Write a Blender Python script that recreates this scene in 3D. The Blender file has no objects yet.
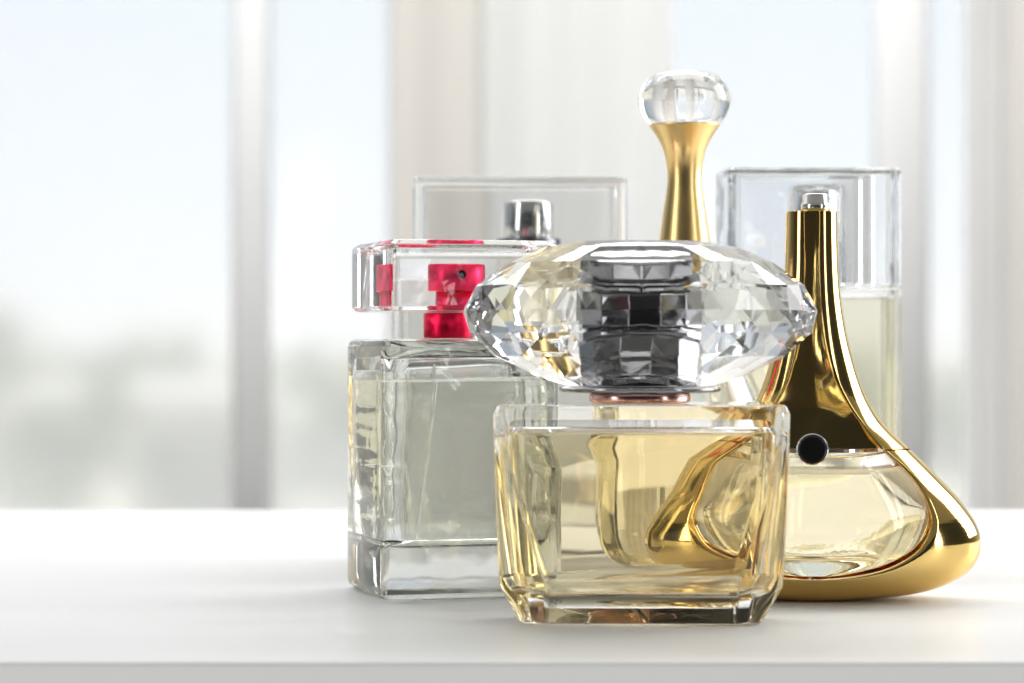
import bpy, bmesh, math, random
from math import pi, sin, cos, radians
from mathutils import Vector, noise

scene = bpy.context.scene
COL = scene.collection

# ------------------------------------------------------------------ camera
EYE = 0.0689                      # lens height over the table top (m)
F = 2486.0                        # focal length in picture widths*1024
cam_d = bpy.data.cameras.new("camera")
cam = bpy.data.objects.new("camera", cam_d)
COL.objects.link(cam)
cam.location = (0, 0, EYE)
cam.rotation_euler = (radians(90), 0, 0)
cam_d.sensor_width = 36
cam_d.lens = F / 1024 * 36
cam_d.clip_start = 0.02
cam_d.clip_end = 2000
cam_d.dof.use_dof = True
cam_d.dof.focus_distance = 0.65
cam_d.dof.aperture_fstop = 14
scene.camera = cam

# ------------------------------------------------------------------ render settings
scene.render.engine = 'CYCLES'
cy = scene.cycles
cy.use_denoising = True
try:
    cy.denoiser = 'OPENIMAGEDENOISE'
except Exception:
    pass
cy.max_bounces = 28
cy.transmission_bounces = 26
cy.glossy_bounces = 12
cy.diffuse_bounces = 4
cy.transparent_max_bounces = 16
cy.caustics_refractive = True
cy.caustics_reflective = True
cy.blur_glossy = 0.4
cy.sample_clamp_indirect = 6
scene.view_settings.view_transform = 'Standard'
scene.view_settings.look = 'None'
scene.view_settings.exposure = 0
scene.view_settings.gamma = 1

# ------------------------------------------------------------------ world: bright day beyond the window, dim room behind the camera
world = bpy.data.worlds.new("World")
scene.world = world
world.use_nodes = True
wt = world.node_tree
wt.nodes.clear()
w_out = wt.nodes.new('ShaderNodeOutputWorld')
w_bg = wt.nodes.new('ShaderNodeBackground')
w_tc = wt.nodes.new('ShaderNodeTexCoord')
w_sep = wt.nodes.new('ShaderNodeSeparateXYZ')
wt.links.new(w_tc.outputs['Generated'], w_sep.inputs[0])
w_sky = wt.nodes.new('ShaderNodeValToRGB')          # colour by height
w_sky.color_ramp.elements[0].position = 0.0
w_sky.color_ramp.elements[0].color = (1.0, 1.0, 1.0, 1)
w_sky.color_ramp.elements[1].position = 0.14
w_sky.color_ramp.elements[1].color = (0.76, 0.865, 1.0, 1)
e = w_sky.color_ramp.elements.new(0.035); e.color = (0.90, 0.945, 1.0, 1)
wt.links.new(w_sep.outputs['Z'], w_sky.inputs[0])
w_room = wt.nodes.new('ShaderNodeValToRGB')         # brightness by bearing
mr = wt.nodes.new('ShaderNodeMapRange')
mr.inputs['From Min'].default_value = -1
mr.inputs['From Max'].default_value = 1
wt.links.new(w_sep.outputs['Y'], mr.inputs['Value'])
wt.links.new(mr.outputs[0], w_room.inputs[0])
cr = w_room.color_ramp
cr.elements[0].position = 0.0; cr.elements[0].color = (0.035, 0.034, 0.033, 1)
cr.elements[1].position = 1.0; cr.elements[1].color = (1, 1, 1, 1)
e = cr.elements.new(0.42); e.color = (0.045, 0.044, 0.043, 1)
e = cr.elements.new(0.66); e.color = (0.16, 0.16, 0.16, 1)
e = cr.elements.new(0.90); e.color = (0.62, 0.62, 0.62, 1)
w_mul = wt.nodes.new('ShaderNodeMix'); w_mul.data_type = 'RGBA'; w_mul.blend_type = 'MULTIPLY'
w_mul.inputs[0].default_value = 1
wt.links.new(w_sky.outputs[0], w_mul.inputs[6])
wt.links.new(w_room.outputs[0], w_mul.inputs[7])
wt.links.new(w_mul.outputs[2], w_bg.inputs[0])
w_bg.inputs[1].default_value = 1.03
wt.links.new(w_bg.outputs[0], w_out.inputs[0])


# ------------------------------------------------------------------ lamps (the studio's softboxes, the sun and added fills)
def softbox(name, loc, target, sx, sy, power, col=(1, 1, 1)):
    d = bpy.data.lights.new(name, 'AREA')
    d.shape = 'RECTANGLE'; d.size = sx; d.size_y = sy; d.energy = power; d.color = col
    o = bpy.data.objects.new(name, d)
    COL.objects.link(o)
    o.location = loc
    o.rotation_euler = (Vector(target) - Vector(loc)).to_track_quat('-Z', 'Y').to_euler()
    return o

softbox("softbox_left", (-0.62, 0.28, 0.30), (0.03, 0.66, 0.06), 0.16, 0.60, 1.5)
softbox("softbox_right", (0.66, 0.86, 0.30), (0.07, 0.66, 0.05), 0.40, 0.44, 3.8)
softbox("strip_right", (0.60, 0.22, 0.22), (0.06, 0.66, 0.06), 0.07, 0.60, 0.8)
softbox("softbox_top", (0.03, 1.15, 0.70), (0.03, 0.95, 0.0), 1.8, 0.6, 2.0)
softbox("window_wall_fill", (0.2, 1.7, 1.8), (0.1, 3.5, 0.0), 2.6, 0.8, 100)  # unseen fill added to brighten the pier and curtains
sd = bpy.data.lights.new("sun", 'SUN'); sd.energy = 5.0; sd.angle = radians(0.5); sd.color = (1, 0.98, 0.95)
so = bpy.data.objects.new("sun", sd); COL.objects.link(so)
so.rotation_euler = Vector((0.25, -0.50, -1.0)).to_track_quat('-Z', 'Y').to_euler()
softbox("table_edge_fill", (0.0, 0.10, -0.30), (0.0, 0.5344, -0.014), 1.6, 0.25, 3.0)  # added fill below table level, brightens only the front edge


# ------------------------------------------------------------------ materials
def new_mat(name):
    m = bpy.data.materials.new(name)
    m.use_nodes = True
    m.node_tree.nodes.clear()
    return m, m.node_tree

def glass(name, col=(1, 1, 1), ior=1.5, rough=0.0, wave=0.0, wscale=60, absorb=0):
    m, t = new_mat(name)
    o = t.nodes.new('ShaderNodeOutputMaterial')
    g = t.nodes.new('ShaderNodeBsdfGlass')
    g.inputs['Color'].default_value = (*col, 1)
    g.inputs['IOR'].default_value = ior
    g.inputs['Roughness'].default_value = rough
    if wave:
        tc = t.nodes.new('ShaderNodeTexCoord')
        n = t.nodes.new('ShaderNodeTexNoise'); n.inputs['Scale'].default_value = wscale
        n.inputs['Detail'].default_value = 1.03
        b = t.nodes.new('ShaderNodeBump'); b.inputs['Strength'].default_value = wave
        b.inputs['Distance'].default_value = 0.002
        t.links.new(tc.outputs['Object'], n.inputs['Vector'])
        t.links.new(n.outputs['Fac'], b.inputs['Height'])
        t.links.new(b.outputs[0], g.inputs['Normal'])
    t.links.new(g.outputs[0], o.inputs[0])
    if absorb:
        v = t.nodes.new('ShaderNodeVolumeAbsorption')
        v.inputs['Color'].default_value = (0.79, 0.795, 0.785, 1)
        v.inputs['Density'].default_value = absorb
        t.links.new(v.outputs[0], o.inputs['Volume'])
    return m

def metal(name, col, rough=0.08, brushed=0.0):
    m, t = new_mat(name)
    o = t.nodes.new('ShaderNodeOutputMaterial')
    p = t.nodes.new('ShaderNodeBsdfPrincipled')
    p.inputs['Base Color'].default_value = (*col, 1)
    p.inputs['Metallic'].default_value = 1
    tc = t.nodes.new('ShaderNodeTexCoord')
    n = t.nodes.new('ShaderNodeTexNoise'); n.inputs['Scale'].default_value = 70; n.inputs['Detail'].default_value = 6
    r = t.nodes.new('ShaderNodeMapRange')
    r.inputs['To Min'].default_value = rough * 0.8
    r.inputs['To Max'].default_value = rough * 1.25 + brushed
    t.links.new(tc.outputs['Object'], n.inputs['Vector'])
    t.links.new(n.outputs['Fac'], r.inputs['Value'])
    t.links.new(r.outputs[0], p.inputs['Roughness'])
    t.links.new(p.outputs[0], o.inputs[0])
    return m

def paint(name, col, rough=0.5, var=0.05, scale=20, coat=0.0, spec=0.5, bump=0.0):
    m, t = new_mat(name)
    o = t.nodes.new('ShaderNodeOutputMaterial')
    p = t.nodes.new('ShaderNodeBsdfPrincipled')
    tc = t.nodes.new('ShaderNodeTexCoord')
    n = t.nodes.new('ShaderNodeTexNoise'); n.inputs['Scale'].default_value = scale
    n.inputs['Detail'].default_value = 5
    c = t.nodes.new('ShaderNodeValToRGB')
    c.color_ramp.elements[0].position = 0.3
    c.color_ramp.elements[1].position = 0.7
    c.color_ramp.elements[0].color = (*[v * (1 - var) for v in col], 1)
    c.color_ramp.elements[1].color = (*[min(1, v * (1 + var)) for v in col], 1)
    t.links.new(tc.outputs['Object'], n.inputs['Vector'])
    t.links.new(n.outputs['Fac'], c.inputs[0])
    t.links.new(c.outputs[0], p.inputs['Base Color'])
    p.inputs['Roughness'].default_value = rough
    p.inputs['Specular IOR Level'].default_value = spec
    p.inputs['Coat Weight'].default_value = coat
    if bump:
        b = t.nodes.new('ShaderNodeBump'); b.inputs['Strength'].default_value = bump
        b.inputs['Distance'].default_value = 0.001
        t.links.new(n.outputs['Fac'], b.inputs['Height'])
        t.links.new(b.outputs[0], p.inputs['Normal'])
    t.links.new(p.outputs[0], o.inputs[0])
    return m

def sheer(name, col, clear, diffuse=0.3):
    """thin cloth: part open weave, part cloth that glows through and reflects"""
    m, t = new_mat(name)
    o = t.nodes.new('ShaderNodeOutputMaterial')
    tr = t.nodes.new('ShaderNodeBsdfTransparent')
    tl = t.nodes.new('ShaderNodeBsdfTranslucent'); tl.inputs[0].default_value = (*col, 1)
    df = t.nodes.new('ShaderNodeBsdfDiffuse'); df.inputs[0].default_value = (*col, 1)
    m1 = t.nodes.new('ShaderNodeMixShader'); m1.inputs[0].default_value = diffuse
    m2 = t.nodes.new('ShaderNodeMixShader'); m2.inputs[0].default_value = clear
    t.links.new(tl.outputs[0], m1.inputs[1]); t.links.new(df.outputs[0], m1.inputs[2])
    t.links.new(m1.outputs[0], m2.inputs[1]); t.links.new(tr.outputs[0], m2.inputs[2])
    t.links.new(m2.outputs[0], o.inputs[0])
    return m

def haze_veil_pane(name):  # milky mix and roughness imitate outdoor haze, glare and soft focus
    m, t = new_mat(name)
    o = t.nodes.new('ShaderNodeOutputMaterial')
    g = t.nodes.new('ShaderNodeBsdfGlass'); g.inputs['Roughness'].default_value = 0.095
    g.inputs['IOR'].default_value = 1.45
    tl = t.nodes.new('ShaderNodeBsdfTranslucent'); tl.inputs[0].default_value = (0.97, 0.98, 1, 1)
    mx = t.nodes.new('ShaderNodeMixShader'); mx.inputs[0].default_value = 0.27
    t.links.new(g.outputs[0], mx.inputs[1]); t.links.new(tl.outputs[0], mx.inputs[2])
    t.links.new(mx.outputs[0], o.inputs[0])
    return m

M = dict(
    clear=glass("clear_glass", (1, 1, 1), 1.5),
    thick=glass("thick_grey_glass", (0.975, 0.978, 0.97), 1.5, wave=0.05, wscale=110, absorb=34),
    blush=glass("clear_glass_faint_blush", (1.0, 0.996, 0.994), 1.5),
    crystal=glass("crystal", (0.995, 0.995, 0.995), 1.52),
    smoke=glass("smoky_glass", (0.965, 0.967, 0.967), 1.46, 0.02),
    ice=glass("pale_blue_glass", (0.965, 0.972, 0.98), 1.46, 0.02, wave=0.25, wscale=70),
    amber=glass("golden_perfume", (0.992, 0.950, 0.815), 1.34),
    honey=glass("honey_perfume", (0.985, 0.94, 0.80), 1.34),
    straw=glass("pale_straw_perfume", (0.98, 0.965, 0.88), 1.34),
    water=glass("colourless_perfume", (0.965, 0.967, 0.95), 1.34, 0.03),
    tube=glass("thin_clear_tube", (0.97, 0.97, 0.965), 1.07),
    plastic=glass("clear_plastic", (0.96, 0.96, 0.96), 1.35, 0.05),
    gold=metal("polished_gold", (0.88, 0.62, 0.22), 0.06, 0.05),
    satin=metal("satin_gold", (0.92, 0.66, 0.28), 0.30, 0.0),
    silver=metal("silver", (0.85, 0.85, 0.85), 0.17),
    dark=metal("gunmetal", (0.22, 0.22, 0.23), 0.12),
    steel=metal("dark_chrome", (0.24, 0.24, 0.25), 0.07),
    rose=metal("rose_metal", (0.86, 0.52, 0.50), 0.18),
    red=metal("red_anodised", (0.86, 0.015, 0.07), 0.30, 0.08),
    pinkred=metal("crimson_anodised", (0.92, 0.04, 0.13), 0.36, 0.0),
    pink=paint("crimson_plastic", (0.80, 0.015, 0.09), 0.3, 0.03, 80),
    black=paint("black_gloss", (0.012, 0.012, 0.013), 0.18, 0.05, 80),
    table=paint("white_satin_lacquer", (0.80, 0.80, 0.795), 0.38, 0.012, 9, spec=0.35),
    wall=paint("warm_white_plaster", (0.74, 0.735, 0.72), 0.9, 0.03, 5, bump=0.2),
    wframe=paint("white_window_paint", (0.72, 0.72, 0.72), 0.9, 0.02, 6, spec=0.1),
    voile=sheer("white_voile", (0.88, 0.88, 0.87), 0.12),
    drape=sheer("beige_linen", (0.60, 0.575, 0.535), 0.0, 0.75),
    pane=haze_veil_pane("haze_veil_glass"),
    lawn=paint("pale_meadow", (0.60, 0.60, 0.50), 0.9, 0.3, 0.05),
    leaf=paint("tree_leaves", (0.42, 0.48, 0.26), 0.7, 0.5, 0.8),
    bark=paint("tree_bark", (0.14, 0.10, 0.07), 0.9, 0.2, 3),
    render=paint("white_house_render", (0.78, 0.77, 0.74), 0.8, 0.03, 0.6),
    roof=paint("red_roof_tiles", (0.42, 0.20, 0.15), 0.8, 0.15, 2),
    darkglass=paint("dark_house_window", (0.06, 0.07, 0.08), 0.1, 0.05, 1),
)

# ------------------------------------------------------------------ mesh helpers
def tag(o, label=None, cat=None, group=None, kind=None):
    if label: o['label'] = label
    if cat: o['category'] = cat
    if group: o['group'] = group
    if kind: o['kind'] = kind
    return o

def empty(name, loc, rz=0.0):
    o = bpy.data.objects.new(name, None)
    COL.objects.link(o)
    o.location = loc
    o.rotation_euler = (0, 0, rz)
    o.empty_display_size = 0.01
    return o

class MB:
    """collects vertices and faces, then links them as one mesh object"""
    def __init__(s):
        s.v = []; s.f = []; s.sm = []

    def add(s, vs, fs, smooth=False, flip=False):
        b = len(s.v)
        s.v += [tuple(p) for p in vs]
        for f in fs:
            f = tuple(i + b for i in f)
            s.f.append(f[::-1] if flip else f)
            s.sm.append(smooth)
        return s

    def loft(s, rings, smooth=False, flip=False, caps=True, closed=True):
        n = len(rings[0]); vs = [p for r in rings for p in r]; fs = []
        for i in range(len(rings) - 1):
            for j in range(n if closed else n - 1):
                k = (j + 1) % n
                fs.append((i*n + j, i*n + k, (i+1)*n + k, (i+1)*n + j))
        if caps:
            fs.append(tuple(range(n))[::-1])
            fs.append(tuple((len(rings)-1)*n + j for j in range(n)))
        return s.add(vs, fs, smooth, flip)

    def lathe(s, prof, cx=0, cy=0, n=48, sy=1.0, smooth=True, flip=False, caps=True):
        rings = [[(cx + r*cos(2*pi*j/n), cy + sy*r*sin(2*pi*j/n), z) for j in range(n)] for r, z in prof]
        return s.loft(rings, smooth, flip, caps)

    def box(s, x0, x1, y0, y1, z0, z1, flip=False):
        return s.loft([[(x0,y0,z),(x1,y0,z),(x1,y1,z),(x0,y1,z)] for z in (z0, z1)], flip=flip)

    def build(s, name, mat, parent=None, bevel=0, seg=2, smooth_angle=None, loc=None):
        me = bpy.data.meshes.new(name)
        me.from_pydata(s.v, [], s.f)
        for p, sm in zip(me.polygons, s.sm): p.use_smooth = sm
        me.materials.append(mat)
        me.update()
        o = bpy.data.objects.new(name, me)
        COL.objects.link(o)
        if parent: o.parent = parent
        if loc: o.location = loc
        if bevel:
            for p in me.polygons: p.use_smooth = True
            b = o.modifiers.new("soft_edges", 'BEVEL')
            b.width = bevel; b.segments = seg; b.limit_method = 'ANGLE'; b.angle_limit = radians(25)
            b.harden_normals = True
        return o

def rrect(hw, hd, r, z, n=4, cx=0, cy=0):
    """rounded rectangle ring, counter-clockwise; n = 1 gives a chamfer"""
    pts = []
    for (sx, sy, a0) in ((1, 1, 0), (-1, 1, pi/2), (-1, -1, pi), (1, -1, 3*pi/2)):
        for k in range(n + 1):
            a = a0 + (pi/2)*k/n
            pts.append((cx + sx*(hw - r) + r*cos(a), cy + sy*(hd - r) + r*sin(a), z))
    return pts

def smooth_curve(pts, sub=6):
    out = []
    n = len(pts)
    for i in range(n - 1):
        p0 = pts[max(i-1, 0)]; p1 = pts[i]; p2 = pts[i+1]; p3 = pts[min(i+2, n-1)]
        for k in range(sub):
            t = k/sub
            out.append(tuple(0.5*((2*b) + (-a+c)*t + (2*a-5*b+4*c-d)*t*t + (-a+3*b-3*c+d)*t**3)
                             for a, b, c, d in zip(p0, p1, p2, p3)))
    out.append(tuple(pts[-1]))
    return out

def lerp_table(tab, x):
    """tab sorted by key ascending"""
    if x <= tab[0][0]: return tab[0][1]
    for (a, b), (c, d) in zip(tab, tab[1:]):
        if x <= c: return b + (d - b)*(x - a)/(c - a) if c > a else d
    return tab[-1][1]

# ================================================================== THE SETTING
WY = 3.5                                            # distance of the window wall
# ground far below, a town park seen from an upper floor
g = MB(); g.add([(-900, 5, -7), (900, 5, -7), (900, 1500, -7), (-900, 1500, -7)], [(0, 1, 2, 3)])
tag(g.build("ground", M['lawn']), "pale green ground far below beyond the window", "ground", kind='structure')

# wall with two window openings
SILL = -0.27
w = MB()
for x0, x1, z0, z1 in ((-2.2, -1.30, -0.75, 2.0), (-1.30, -0.165, -0.75, SILL), (-1.30, -0.165, 1.5, 2.0),
                       (-0.165, 0.089, -0.75, 2.0), (0.089, 0.666, -0.75, SILL), (0.089, 0.666, 1.5, 2.0),
                       (0.666, 2.2, -0.75, 2.0)):
    w.box(x0, x1, WY, WY + 0.16, z0, z1)
tag(w.build("wall", M['wall'], bevel=0.004), "warm white wall holding the two windows", "wall", kind='structure')
f = MB(); f.box(-2.2, 2.2, -0.5, WY - 0.003, -0.80, -0.75)
tag(f.build("floor", M['wall']), "pale floor of the room", "floor", kind='structure')

c = MB(); c.box(-4.0, 4.0, -4.0, WY + 0.3, 2.003, 2.15)  # unseen slab added overhead to block the sun from the table
tag(c.build("sun_shade", M['wall']), "pale unseen ceiling added to keep the sun out", "sun_shade", kind='structure')

def window(x0, x1, mullions, label):
    root = empty("window", ((x0 + x1)/2, WY + 0.08, SILL))
    cx = (x0 + x1)/2
    tag(root, label, "window", kind='structure')
    z0, z1 = 0.0, 1.5 - SILL
    b = MB()
    t_ = 0.012
    b.box(x0 - cx, x0 - cx + t_, -0.03, 0.03, z0, z1)
    b.box(x1 - cx - t_, x1 - cx, -0.03, 0.03, z0, z1)
    b.box(x0 - cx + t_, x1 - cx - t_, -0.03, 0.03, z0, z0 + 0.010)
    b.box(x0 - cx + t_, x1 - cx - t_, -0.03, 0.03, z1 - 0.05, z1)
    b.build("frame", M['wframe'], root, bevel=0.004)
    edges = [x0 + t_]
    for (m, hw) in mullions:
        mb = MB()
        ring = rrect(hw, 0.020, 0.012, 0, 6)
        mb.loft([[(p[0] + m - cx, p[1], z) for p in ring] for z in (z0 + 0.011, z1 - 0.051)], smooth=True)
        mb.build("mullion", M['wframe'], root)
        edges += [m - hw, m + hw]
    edges.append(x1 - t_)
    for a, c in zip(edges[::2], edges[1::2]):
        p = MB(); p.box(a - cx + 0.001, c - cx - 0.001, -0.003, 0.003, z0 + 0.011, z1 - 0.051)
        p.build("pane", M['pane'], root)
    sb = MB(); sb.box(x0 - cx, x1 - cx, -0.16, -0.031, -0.02, 0.0)
    sb.build("sill", M['wframe'], root, bevel=0.004)
    return root

window(-1.30, -0.165, [(-0.376, 0.026)], "wide blurred window at the left with one slim upright bar")
window(0.089, 0.666, [(0.560, 0.038)], "narrower blurred window behind the gold bottles")

def curtain(x0, x1, y, z0, z1, folds, depth, mat, label, seed):
    nx, nz = folds*14, 10
    vs = []; fs = []
    for side in (0, 1):
        for i in range(nz + 1):
            z = z0 + (z1 - z0)*i/nz
            for j in range(nx + 1):
                u = j/nx
                yy = y + depth*sin(u*folds*2*pi + seed) * (0.8 + 0.2*sin(3*u + seed)) + side*0.0012
                vs.append((x0 + (x1 - x0)*u, yy, z))
    n = nx + 1; off = n*(nz + 1)
    for i in range(nz):
        for j in range(nx):
            a = i*n + j
            fs.append((a, a+1, a+n+1, a+n))
            fs.append((off+a, off+a+n, off+a+n+1, off+a+1))
    o = MB().add(vs, fs, True).build("curtain", mat)
    tag(o, label, "curtain")
    return o

curtain(-0.155, -0.045, WY - 0.22, -0.7, 1.7, 1, 0.006, M['drape'], "beige linen curtain drawn back at the pier between the windows", 0.4)
curtain(-0.04, 0.215, WY - 0.20, -0.7, 1.7, 2, 0.012, M['voile'], "white voile curtain hanging beside the beige linen one", 1.2)
curtain(0.655, 1.15, WY - 0.24, -0.7, 1.7, 4, 0.008, M['drape'], "beige linen curtain at the far right of the room", 2.0)

# trees and houses far beyond the glass
random.seed(4)
def tree(x, y, h, r, label):
    root = empty("tree", (x, y, -7))
    tag(root, label, "tree", "trees seen through the window")
    t = MB(); t.lathe([(0.28, -0.05), (0.2, h*0.3), (0.12, h*0.6), (0.03, h*0.85)], n=8)
    for k in range(4):
        a = k*pi/2 + random.random()
        t.loft([[(cos(a)*q*r*0.6 + 0.07*cos(c)*(1-q*.7), sin(a)*q*r*0.6 + 0.07*sin(c)*(1-q*.7), h*(0.35 + 0.3*q)) for c in (0, 2, 4)] for q in (0, .5, 1)])
    t.build("trunk", M['bark'], root)
    c = MB()
    clumps = [(random.uniform(-r, r)*0.7, random.uniform(-r, r)*0.7, h*random.uniform(0.42, 0.86), r*random.uniform(0.3, 0.5)) for _ in range(11)]
    for (a, b, z, cr_) in clumps:
        for _ in range(70):
            d = Vector((random.gauss(0, 1), random.gauss(0, 1), random.gauss(0, 0.8))).normalized()*cr_*random.uniform(0.6, 1.05)
            p = Vector((a, b, z)) + d
            u = Vector((random.gauss(0, 1), random.gauss(0, 1), random.gauss(0, 1))).normalized()
            v = u.orthogonal().normalized(); s_ = 0.34
            c.add([p + u*s_, p + v*s_*0.6, p - u*s_, p - v*s_*0.6], [(0, 1, 2, 3)])
    c.build("crown", M['leaf'], root)

K = lambda px, d: (px - 512)*d/F
for px, d, h, r, lab in ((-60, 95, 9.0, 3.2, "tall blurred tree at the left edge of the view"),
                         (18, 120, 7.4, 3.0, "bushy green tree seen low at the left of the wide window"),
                         (62, 90, 5.6, 2.2, "small dark green tree in front of the pale house"),
                         (120, 130, 7.6, 3.2, "round tree behind the white houses"),
                         (188, 140, 7.9, 3.4, "broad tree left of the slim window bar"),
                         (292, 125, 7.2, 2.8, "tree right of the slim window bar"),
                         (355, 110, 6.4, 2.6, "low tree near the beige linen curtain"),
                         (760, 130, 7.0, 3.0, "blurred tree beyond the narrower window, behind the gold flask"),
                         (955, 120, 6.6, 2.4, "tree at the right of the narrower window")):
    tree(K(px, d), d, h, r, lab)

def house(px, d, w_, h_, label):
    root = empty("house", (K(px, d), d, -7))
    tag(root, label, "house", "houses seen through the window")
    b = MB(); b.box(-w_/2, w_/2, 0, 5, 0, h_); b.build("wall", M['render'], root)
    r = MB(); r.add([(-w_/2-.3, -.3, h_+.01), (w_/2+.3, -.3, h_+.01), (w_/2+.3, 5.3, h_+.01), (-w_/2-.3, 5.3, h_+.01), (-w_/2-.3, 2.5, h_+1.1), (w_/2+.3, 2.5, h_+1.1)],
                    [(0,1,5,4), (2,3,4,5), (0,4,3), (1,2,5), (3,2,1,0)]); r.build("roof", M['render'], root)
    for k in (-1, 1):
        q = MB(); q.box(k*w_*0.25-.4, k*w_*0.25+.4, -0.04, -0.004, h_*0.4, h_*0.4+1.2); q.build("window", M['darkglass'], root)

house(30, 105, 3.6, 4.3, "small white house low at the left of the wide window")
house(200, 100, 5.6, 4.6, "long white house left of the slim window bar")
house(335, 118, 5.0, 3.2, "low white house right of the slim window bar")
house(958, 140, 5.0, 4.0, "pale house at the right of the narrower window")

# ================================================================== THE TABLE
TB, TF = 1.0165, 0.5344
t = MB(); t.box(-1.6, 1.6, TF, TB, -0.028, 0.0)
table = t.build("table_top", M['table'], bevel=0.0011, seg=4)
tag(table, "smooth white lacquered table top carrying all the perfume bottles", "table")

# ================================================================== BOTTLE 1: crystal-capped square bottle in front
B1 = empty("perfume_bottle", (0.0315, 0.6120, 0.0003), radians(-1.5))
tag(B1, "square clear bottle of golden perfume under a wide faceted crystal cap", "perfume bottle")
def octo(hw, hd, cx_, cy_, z):
    return [(hw, hd-cy_, z), (hw-cx_, hd, z), (-hw+cx_, hd, z), (-hw, hd-cy_, z),
            (-hw, -hd+cy_, z), (-hw+cx_, -hd, z), (hw-cx_, -hd, z), (hw, -hd+cy_, z)]
g = MB()
g.loft([octo(.0290, .0100, .0060, .0030, 0.0), octo(.0298, .0106, .0066, .0034, 0.0007),
        octo(.0344, .0164, .0115, .0065, .0095),
        octo(.0352, .0168, .0055, .0035, .0310),
        octo(.0356, .0170, .0012, .0010, .0512), octo(.0346, .0162, .0010, .0008, .0534)])
cav = [(.0260, .0080, .0086), (.0288, .0104, .0095), (.0306, .0119, .0125), (.0322, .0130, .036), (.0326, .0132, .0462), (.0318, .0126, .0478)]
g.loft([rrect(a, b, .0045, z, 5) for a, b, z in cav], smooth=True, flip=True)
g.build("glass_body", M['blush'], B1, bevel=0.0005, seg=2)
e_ = 0.00006
lq = MB()
lq.loft([rrect(a + e_, b + e_, .0045, z, 5) for a, b, z in ((cav[0][0], cav[0][1], cav[0][2]-e_), *cav[1:4], (.0325, .0132, .0466))], smooth=False)
lq.build("perfume", M['amber'], B1, bevel=0.0004)
MB().lathe([(.0120, .0536), (.0125, .0540), (.0125, .0556), (.0120, .0560)]).build("neck_ring", M['rose'], B1)
MB().lathe([(.0192, .0562), (.0199, .0566), (.0200, .0571), (.0194, .0575)]).build("collar_plate", M['steel'], B1)
# pump inside the cap
core = MB()
for (r0, r1, za, zb, tw) in ((.0128, .0136, .0579, .0612, 0.0), (.0136, .0136, .0614, .0722, 0.16), (.0122, .0122, .0722, .0730, 0.3), (.0136, .0136, .0730, .0786, 0.32)):
    core.loft([[(r*cos(2*pi*j/12 + tw), r*sin(2*pi*j/12 + tw), z) for j in range(12)] for r, z in ((r0, za), (r1, zb))])
core.build("pump_collar", M['steel'], B1, bevel=0.0003)
MB().loft([[(r*cos(2*pi*j/12), r*sin(2*pi*j/12), z) for j in range(12)] for r, z in ((.0105, .0788), (.0105, .0800), (.0132, .0806), (.0132, .0850), (.0118, .0856))]).build("pump_head", M['steel'], B1, bevel=0.0003)
# faceted cap
N = 30
k1 = 0.6120/F
prof = [(68, 243), (98, 249), (133, 264), (164, 287), (177, 312), (171, 334), (146, 357), (104, 377), (74, 387)]
rings = []
for i, (rx, yy) in enumerate(prof):
    a0 = (pi/N) if i % 2 else 0
    z = EYE - (yy - 341.5)*k1
    rx = rx*k1
    ry = rx*0.60
    rings.append([(rx*cos(a0 + 2*pi*j/N), ry*sin(a0 + 2*pi*j/N), z) for j in range(N)])
vs = [p for r in rings for p in r]; fs = []
for i in range(len(rings) - 1):
    for j in range(N):
        k = (j + 1) % N
        if i % 2 == 0:
            fs.append((i*N+j, i*N+k, (i+1)*N+j)); fs.append((i*N+k, (i+1)*N+k, (i+1)*N+j))
        else:
            fs.append((i*N+j, (i+1)*N+k, (i+1)*N+j)); fs.append((i*N+j, i*N+k, (i+1)*N+k))
fs.append(tuple(range(N))); fs.append(tuple((len(rings)-1)*N + j for j in range(N))[::-1])
fs = [f[::-1] for f in fs]
c = MB(); c.add(vs, [f[::-1] for f in fs], False, flip=True)
cap = c.build("crystal_cap", M['crystal'], B1)

# ================================================================== BOTTLE 2: tall clear block with the red sprayer
TH = radians(17)
L0 = Vector((-0.03425, 0.66, 0))
ux = Vector((cos(TH), sin(TH), 0)); uy = Vector((-sin(TH), cos(TH), 0))
W2, D2, H2 = .0495, .042, .0693
c2 = L0 + ux*W2/2 + uy*D2/2
B2 = empty("perfume_bottle", (c2.x, c2.y - 0.003, 0.0003), TH)
tag(B2, "clear block bottle with red metal sprayer under a square glass cap", "perfume bottle")
g = MB()
g.loft([rrect(W2/2-.0012, D2/2-.0012, .002, 0, 4), rrect(W2/2-.0002, D2/2-.0002, .002, .0012, 4), rrect(W2/2, D2/2, .002, .003, 4),
        rrect(W2/2, D2/2, .002, H2-.002, 4), rrect(W2/2-.0006, D2/2-.0006, .002, H2-.0006, 4), rrect(W2/2-.002, D2/2-.002, .002, H2, 4)], smooth=True)
cav = [(.0185, .0120, .0135), (.0205, .0145, .0141), (.0219, .0160, .0158), (.0224, .0166, .0190), (.0226, .0168, .0610), (.0215, .0158, .0640), (.015, .010, .0662)]
def wobble(ring, e=0.0):
    """the inside of the thick side walls is uneven, as in pressed glass"""
    out = []
    for x, y, z in ring:
        k = max(0.0, min(1.0, (z - .017)/.004))*max(0.0, min(1.0, (.063 - z)/.004))
        if abs(x) > .0165:
            q = noise.noise(Vector((x*40 + 3, y*120, z*230)))*.0011 + noise.noise(Vector((1, y*60, z*90)))*.0010
            x += math.copysign(min(q, .0006)*k, x)
        out.append((x, y, z))
    return out
mid = [(.0226, .0168, .020 + .0405*i/56) for i in range(57)]
cav = cav[:3] + mid + cav[5:]
g.loft([wobble(rrect(a, b, min(.006, b*.6), z, 6)) for a, b, z in cav], smooth=True, flip=True)
g.build("glass_body", M['thick'], B2, bevel=0.0003)
lq = MB()
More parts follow.
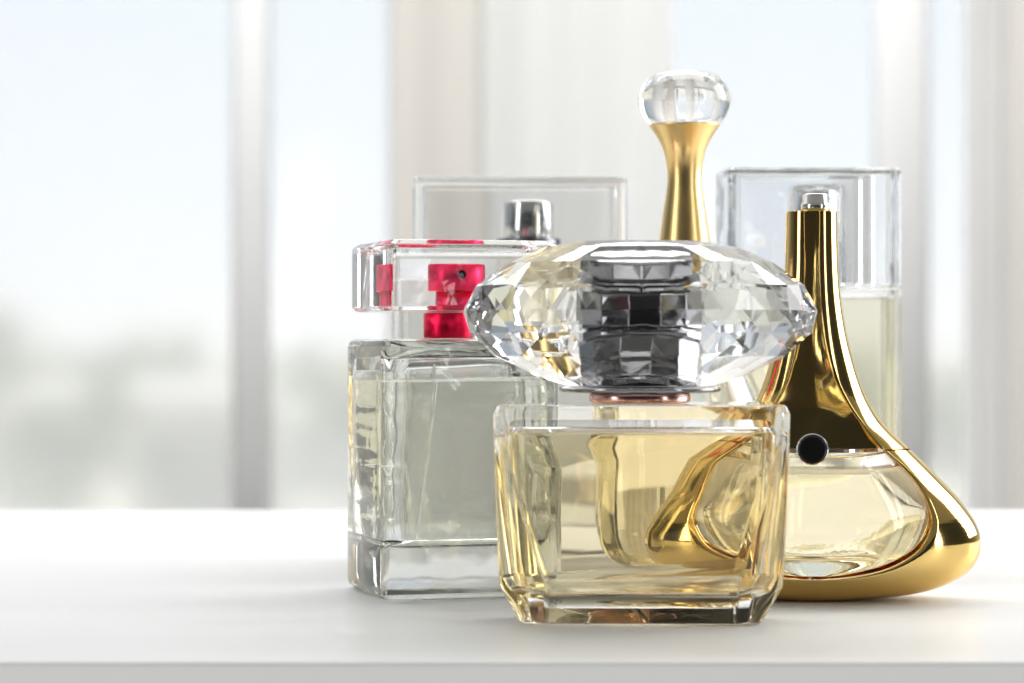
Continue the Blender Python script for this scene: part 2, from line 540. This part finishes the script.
lq.loft([wobble(rrect(a + e_, b + e_, min(.006, b*.6), z, 6)) for a, b, z in [(cav[0][0], cav[0][1], cav[0][2]-e_)] + cav[1:3] + mid[:54]], smooth=True)
lq.build("perfume", M['water'], B2)
tb = MB(); tb.loft([[(-.011 + .006*(z-.016)/.048 + .0005*cos(a), .0005*sin(a), z) for a in [k*pi/6 for k in range(12)]] for z in (.0165, .064)], smooth=True)
tb.build("dip_tube", M['tube'], B2)
MB().lathe([(.0066, .0695), (.0069, .0698), (.0069, .0762), (.0066, .0765)], n=64, cy=.003).build("red_collar", M['red'], B2)
MB().lathe([(.0056, .0767), (.0056, .0822)], n=48, cy=.003).build("red_stem", M['pinkred'], B2)
ph = MB().lathe([(.0074, .0823), (.0076, .0825), (.0076, .0893), (.0072, .0897)], n=64, cy=.003).build("red_spray_head", M['pinkred'], B2)
nz = MB()
nz.loft([[(.0011*cos(a*pi/8), -.0050 + q, .0868 + .0011*sin(a*pi/8)) for a in range(16)] for q in (0, .0008)], smooth=False, flip=True)
nz.build("nozzle", M['black'], ph)
g = MB()
CW, CD = .0230, .0240
z0, z1 = .0768, .0957
off = .0015
g.loft([rrect(CW-.0012, CD-.0012, .003, z0, 4), rrect(CW, CD, .003, z0+.0012, 4), rrect(CW, CD, .003, z1-.0012, 4), rrect(CW-.0012, CD-.0012, .003, z1, 4)], smooth=True)
g.build("glass_cap", M['clear'], B2, bevel=0.0003)

# ================================================================== BOTTLE 3: wide rear bottle with the silver pump
B3 = empty("perfume_bottle", (0.0022, 0.785, 0.0003), radians(2))
tag(B3, "wide smoky bottle with silver pump showing through its long clear cap", "perfume bottle")
g = MB()
g.loft([rrect(.0400-q, .0130-q, .0015, z, 3) for q, z in ((.001, 0), (0, .001), (0, .0945), (.001, .0955))], smooth=True)
g.loft([rrect(.0370, .0100, .003, z, 4) for z in (.010, .088)], smooth=True, flip=True)
g.build("glass_body", M['smoke'], B3, bevel=0.0003)
lq = MB(); lq.loft([rrect(.0370+e_, .0100+e_, .003, z, 4) for z in (.010-e_, .080)]); lq.build("perfume", M['water'], B3, bevel=.0003)
MB().lathe([(.0010, .012), (.0010, .0870)], n=12).build("dip_tube", M['plastic'], B3)
MB().lathe([(.0075, .0958), (.0079, .0962), (.0079, .1120), (.0074, .1128)], cx=.003, n=64).build("pump", M['silver'], B3)
MB().lathe([(.0100, .0956), (.0102, .0960), (.0102, .1005), (.0098, .1010)], cx=.003, n=48).build("pump_collar", M['dark'], B3)
g = MB()
g.loft([rrect(.0333-q, .0125-q, .0012, z, 3) for q, z in ((0, .0957), (0, .1190), (.0006, .1199))], smooth=True)
g.loft([rrect(.0300, .0107, .001, z, 3) for z in (.0959, .1172)], smooth=True, flip=True)
g.build("clear_cap", M['smoke'], B3, bevel=0.0002)

# ================================================================== BOTTLE 4: amphora with gold neck and glass ball
B4 = empty("perfume_bottle", (0.0501, 0.722, 0.0003))
tag(B4, "tall teardrop bottle with slender gold neck and clear glass ball on top", "perfume bottle")
k4 = 0.722/F
Z4 = lambda y: EYE - (y - 341.5)*k4
body = smooth_curve([(26, 252), (31, 275), (45, 320), (64, 368), (80, 410), (90, 455), (93, 500), (88, 540), (72, 566), (40, 577), (0.5, 577.5)], 4)
body = [(r*k4, max(Z4(y), 0.0005)) for r, y in body][::-1]
g = MB(); g.lathe(body, n=72)
inn = smooth_curve([(19, 266), (25, 284), (38, 325), (56, 372), (71, 413), (80, 456), (83, 500), (76, 534), (58, 552), (30, 558), (0.5, 558)], 4)
inn = [(r*k4, Z4(y)) for r, y in inn][::-1]
g.lathe(inn, n=72, flip=True)
g.build("glass_body", M['clear'], B4)
lq = MB(); lq.lathe([(r + e_, z) for r, z in inn if z < Z4(428)], n=72); lq.build("perfume", M['honey'], B4)
gn = smooth_curve([(26.4, 251.5), (25.8, 246), (24, 232), (21, 212), (18, 192), (17, 178), (18, 165), (22, 149), (29, 136), (36, 126)], 4)
MB().lathe([(r*k4, Z4(y)) for r, y in gn], n=72).build("gold_neck", M['satin'], B4)
bl = smooth_curve([(34, 125.5), (40, 119), (45, 108), (46, 99), (42, 86), (33, 77), (20, 73), (8, 72), (0.5, 72)], 4)
ball = MB().lathe([(r*k4, Z4(y)) for r, y in bl], n=72).build("glass_ball", M['crystal'], B4)

# ================================================================== BOTTLE 6: tall rear bottle, pale straw perfume
B6 = empty("perfume_bottle", (0.0925, 0.778, 0.0003), radians(4))
tag(B6, "tall frosty rectangular bottle of pale straw perfume behind the gold flask", "perfume bottle")
g = MB()
g.loft([rrect(.0270-q, .0140-q, .002, z, 4) for q, z in ((.001, 0), (0, .001), (0, .0845), (.001, .0853))], smooth=True)
g.loft([rrect(.0250, .0118, .002, z, 4) for z in (.009, .0828)], smooth=True, flip=True)
g.build("glass_body", M['clear'], B6, bevel=0.0003)
lq = MB(); lq.loft([rrect(.0250+e_, .0118+e_, .002, z, 4) for z in (.009-e_, .0822)]); lq.build("perfume", M['straw'], B6, bevel=.0003)
MB().lathe([(.0085, .0855), (.0087, .0858), (.0087, .1165), (.0083, .1172)], cx=.003, n=64).build("pump_sleeve", M['plastic'], B6)
MB().lathe([(.0056, .0870), (.0056, .1150), (.0052, .1155)], cx=.003, n=32).build("pump", M['silver'], B6)
g = MB()
g.loft([rrect(.0270-q, .0140-q, .002, z, 4) for q, z in ((.0008, .0857), (0, .0865), (0, .1214), (.0008, .1222))], smooth=True)
ring = lambda z: [(x if x < 0 else x - .0062, y, z) for x, y, z_ in rrect(.0250, .0118, .002, 0, 4)]
g.loft([ring(.0858), ring(.1200)], smooth=True, flip=True)
g.build("clear_cap", M['ice'], B6, bevel=0.0003)

# ================================================================== BOTTLE 5: gold teardrop flask
B5 = empty("perfume_bottle", (0.0805, 0.668, 0.0003), radians(-6))
tag(B5, "polished gold teardrop flask with rounded window and black round button", "perfume bottle")
k5 = 0.668/F
Z5 = lambda y: EYE - (y - 341.5)*k5
sil = smooth_curve([(25.5, 213), (26, 240), (27, 270), (30, 305), (37, 344), (49, 385), (61, 410), (75, 428), (98, 450), (128, 480), (148, 502),
                    (163, 525), (167, 545), (162, 562), (147, 577), (120, 589), (86, 595.5), (50, 597.5)], 5)
win = smooth_curve([(8, 212), (8, 282), (12, 336), (22, 377), (33, 401), (47, 422), (67, 448), (92, 470), (108, 490), (118, 513), (119, 530),
                    (108, 551), (84, 567), (57, 576), (25, 581), (0, 582)], 7)
sil_t = sorted((y, x) for x, y in sil)
def _front(x, y):
    q = (0.668 - lerp_table(hd0, y)*k5)/0.668
    return x*q, 341.5 + (y - 341.5)*q
hd0 = [(213, 25.), (280, 27.), (340, 33.), (400, 43.), (450, 56.), (500, 70.), (540, 76.), (598, 70.)]
win = [_front(x, y) for x, y in win]
WB = win[-1][1] + 0.01
win = [(x, min(y, WB)) for x, y in win]
win_t = sorted((y, x) for x, y in win)
hd_t = sorted([(213, 25.), (280, 27.), (340, 33.), (400, 43.), (450, 56.), (500, 70.), (540, 76.), (565, 72.), (580, 64.), (591, 54.), (597.5, 42.)])
hd_t = [(y, v) for v, y in smooth_curve([(v, y) for y, v in hd_t], 5)]
P_ = 2.1
def yfront(x, y):
    hw = lerp_table(sil_t, y); hd = lerp_table(hd_t, y)
    q = min(1, abs(x)/hw)
    return hd*(1 - q**P_)**(1/P_)

def shell(name, ya, yb, floor_cap, top_cap):
    levels = sorted({round(v, 3) for v in [ya, yb] + [WB + q for q in (.02, .5, 1.5, 3, 6) if ya < WB + q < yb] + [y for x, y in sil if ya < y < yb] + [y for x, y in win if ya < y < yb]})
    mb = MB()
    NA = 26
    for sgn in (1, -1):
        rings = []
        for y in levels:
            hw = lerp_table(sil_t, y); hd = lerp_table(hd_t, y)
            w_ = lerp_table(win_t, y) if y < WB else 0.0
            w_ = min(w_, hw*0.97)
            pts = []
            a0 = math.acos(min(1, w_/hw)**(P_/2))
            yf = hd*sin(a0)**(2/P_)
            lip = min(yf*0.45, 16.0) if w_ > 0 else 0
            # inner lip (back window), band round the side, inner lip (front window)
            front = []
            for k in range(NA + 1):
                a = a0 - 2*a0*k/NA
                front.append((hw*abs(cos(a))**(2/P_), hd*math.copysign(abs(sin(a))**(2/P_), sin(a))))
            rb = 1.6 if w_ > 2 else 0
            pts = [(w_ + 0.2*rb, yf - lip), (max(w_ - rb*0.6, 0), yf - lip*0.6), (max(w_ - rb*0.75, 0), yf - 1.8*rb*.6), (max(w_ - rb*0.4, 0), yf - 0.5*rb)] + front
            pts += [(max(w_ - rb*0.4, 0), -(yf - 0.5*rb)), (max(w_ - rb*0.75, 0), -(yf - 1.8*rb*.6)), (max(w_ - rb*0.6, 0), -(yf - lip*0.6)), (w_ + 0.2*rb, -(yf - lip))]
            rings.append([(sgn*px*k5, py*k5, Z5(y)) for px, py in pts])
        mb.loft(rings, smooth=True, caps=False, closed=False, flip=(sgn < 0))
        if floor_cap:
            mb.add(rings[-1][4:-4] , [tuple(range(len(rings[-1]) - 8))], False, flip=(sgn < 0))
        if top_cap:
            mb.add(rings[0], [tuple(range(len(rings[0])))], False, flip=(sgn > 0))
    ob = mb.build(name, M['gold'], B5)
    bm = bmesh.new(); bm.from_mesh(ob.data)
    bmesh.ops.remove_doubles(bm, verts=bm.verts, dist=2e-6)
    bmesh.ops.dissolve_degenerate(bm, edges=bm.edges, dist=1e-7)
    bm.to_mesh(ob.data); bm.free()
    return ob

shell("gold_cap", 213, 448.6, False, True)
shell("gold_base", 450.0, 597.5, True, False)
# recessed gold panels, front and back, above the glass
lv = [213 + (448 - 213)*i/40 for i in range(41)]
for sg in (-1, 1):
    rings = []
    for y in lv:
        w_ = lerp_table(win_t, y) + 0.5
        hd = lerp_table(hd_t, y)
        dep = 2.5 + 15*max(0, (y - 213)/236)**1.2
        ring_ = [(w_*u*k5, sg*(yfront(w_*u, y) - dep - 15*min(1, w_/38)*(1-u*u))*k5, Z5(y)) for u in [i/12 - 1 for i in range(25)]]
        rings.append(ring_)
    m_ = MB(); m_.loft(rings, smooth=True, caps=False, closed=False, flip=(sg > 0))
    m_.build("recessed_panel", M['gold'], B5)
MB().add([(x*k5, y*k5, Z5(213.3)) for x, y in [(24*cos(a*pi/16), 23.5*sin(a*pi/16)) for a in range(32)]], [tuple(range(32))]).build("top_plate", M['gold'], B5)
# glass flask held in the window
gl = [452 + (WB - 2.5 - 452)*(0.5 - 0.5*cos(pi*i/26)) for i in range(27)]
def grings(scale, inset, ys, yscale):
    out = []
    for y in ys:
        w_ = max(lerp_table(win_t, y)*scale + inset, 2.0)
        hd = max(lerp_table(hd_t, y)*yscale, 2)
        out.append([(w_*math.copysign(abs(cos(a))**0.8, cos(a))*k5, hd*math.copysign(abs(sin(a))**0.8, sin(a))*k5, Z5(y)) for a in [2*pi*j/64 for j in range(64)]])
    return out
g = MB()
g.loft(grings(1.0, 0.3, gl, 0.80)[::-1], smooth=True)
cl = [458 + (558 - 458)*(0.5 - 0.5*cos(pi*i/22)) for i in range(23)]
def crings(ys, ex=0.0, first=458.0):
    out = []
    for y in ys:
        t_ = (y - 458)/(558 - 458)
        w_ = 70 + 36*sin(min(1, t_*1.35)*pi/2) if t_ < .74 else 106*math.sqrt(max(0.0, 1 - ((t_ - .74)/.262)**2))**0.9
        w_ = min(w_, lerp_table(win_t, y) - 9)
        hd = min(lerp_table(hd_t, y)*0.6, w_*0.8)
        w_ = max(w_, 3); hd = max(hd, 2)
        out.append([((w_+ex)*cos(a)*k5, (hd+ex)*sin(a)*k5, Z5(y)) for a in [2*pi*j/64 for j in range(64)]])
    return out
g.loft(crings(cl)[::-1], smooth=True, flip=True)
g.build("glass_flask", M['clear'], B5)
lq = MB(); lq.loft(crings([472.0] + [y for y in cl if y > 474], 0.25)[::-1], smooth=True, caps=True); lq.build("perfume", M['amber'], B5)
# silver strip between cap and glass
s_ = MB()
wv = 67
s_.loft([[(x*k5, yy*k5, Z5(y)) for x, yy in [(wv*cos(a)*.98, 45*sin(a)) for a in [2*pi*j/64 for j in range(64)]]] for y in (451.8, 448.8)], smooth=False)
s_.build("silver_rim", M['silver'], B5)
# button
yb = -(yfront(0, 448))*k5 + 0.0012
def disc_y(rs, cx, cz, n=48):
    return [[(cx + r*cos(2*pi*j/n), y, cz + r*sin(2*pi*j/n)) for j in range(n)] for r, y in rs]
b = MB(); b.loft(disc_y([(.0036, yb+.004), (.0036, yb-.0006), (.0042, yb-.0008), (.0042, yb-.0020), (.0039, yb-.0023), (.0037, yb-.0022)], 0, Z5(448)), smooth=False)
rg = b.build("button_ring", M['silver'], B5)
b = MB(); b.loft(disc_y([(.0036, yb-.0023), (.0036, yb-.0028), (.0033, yb-.0031), (.0030, yb-.0031)], 0, Z5(448)), smooth=False)
b.build("button", M['black'], B5)
MB().lathe([(.0038, Z5(213)+.0001), (.0038, Z5(205)), (.0034, Z5(204)), (.0034, Z5(196)), (.0031, Z5(195))], cx=.0010, n=48).build("spray_nozzle", M['silver'], B5)
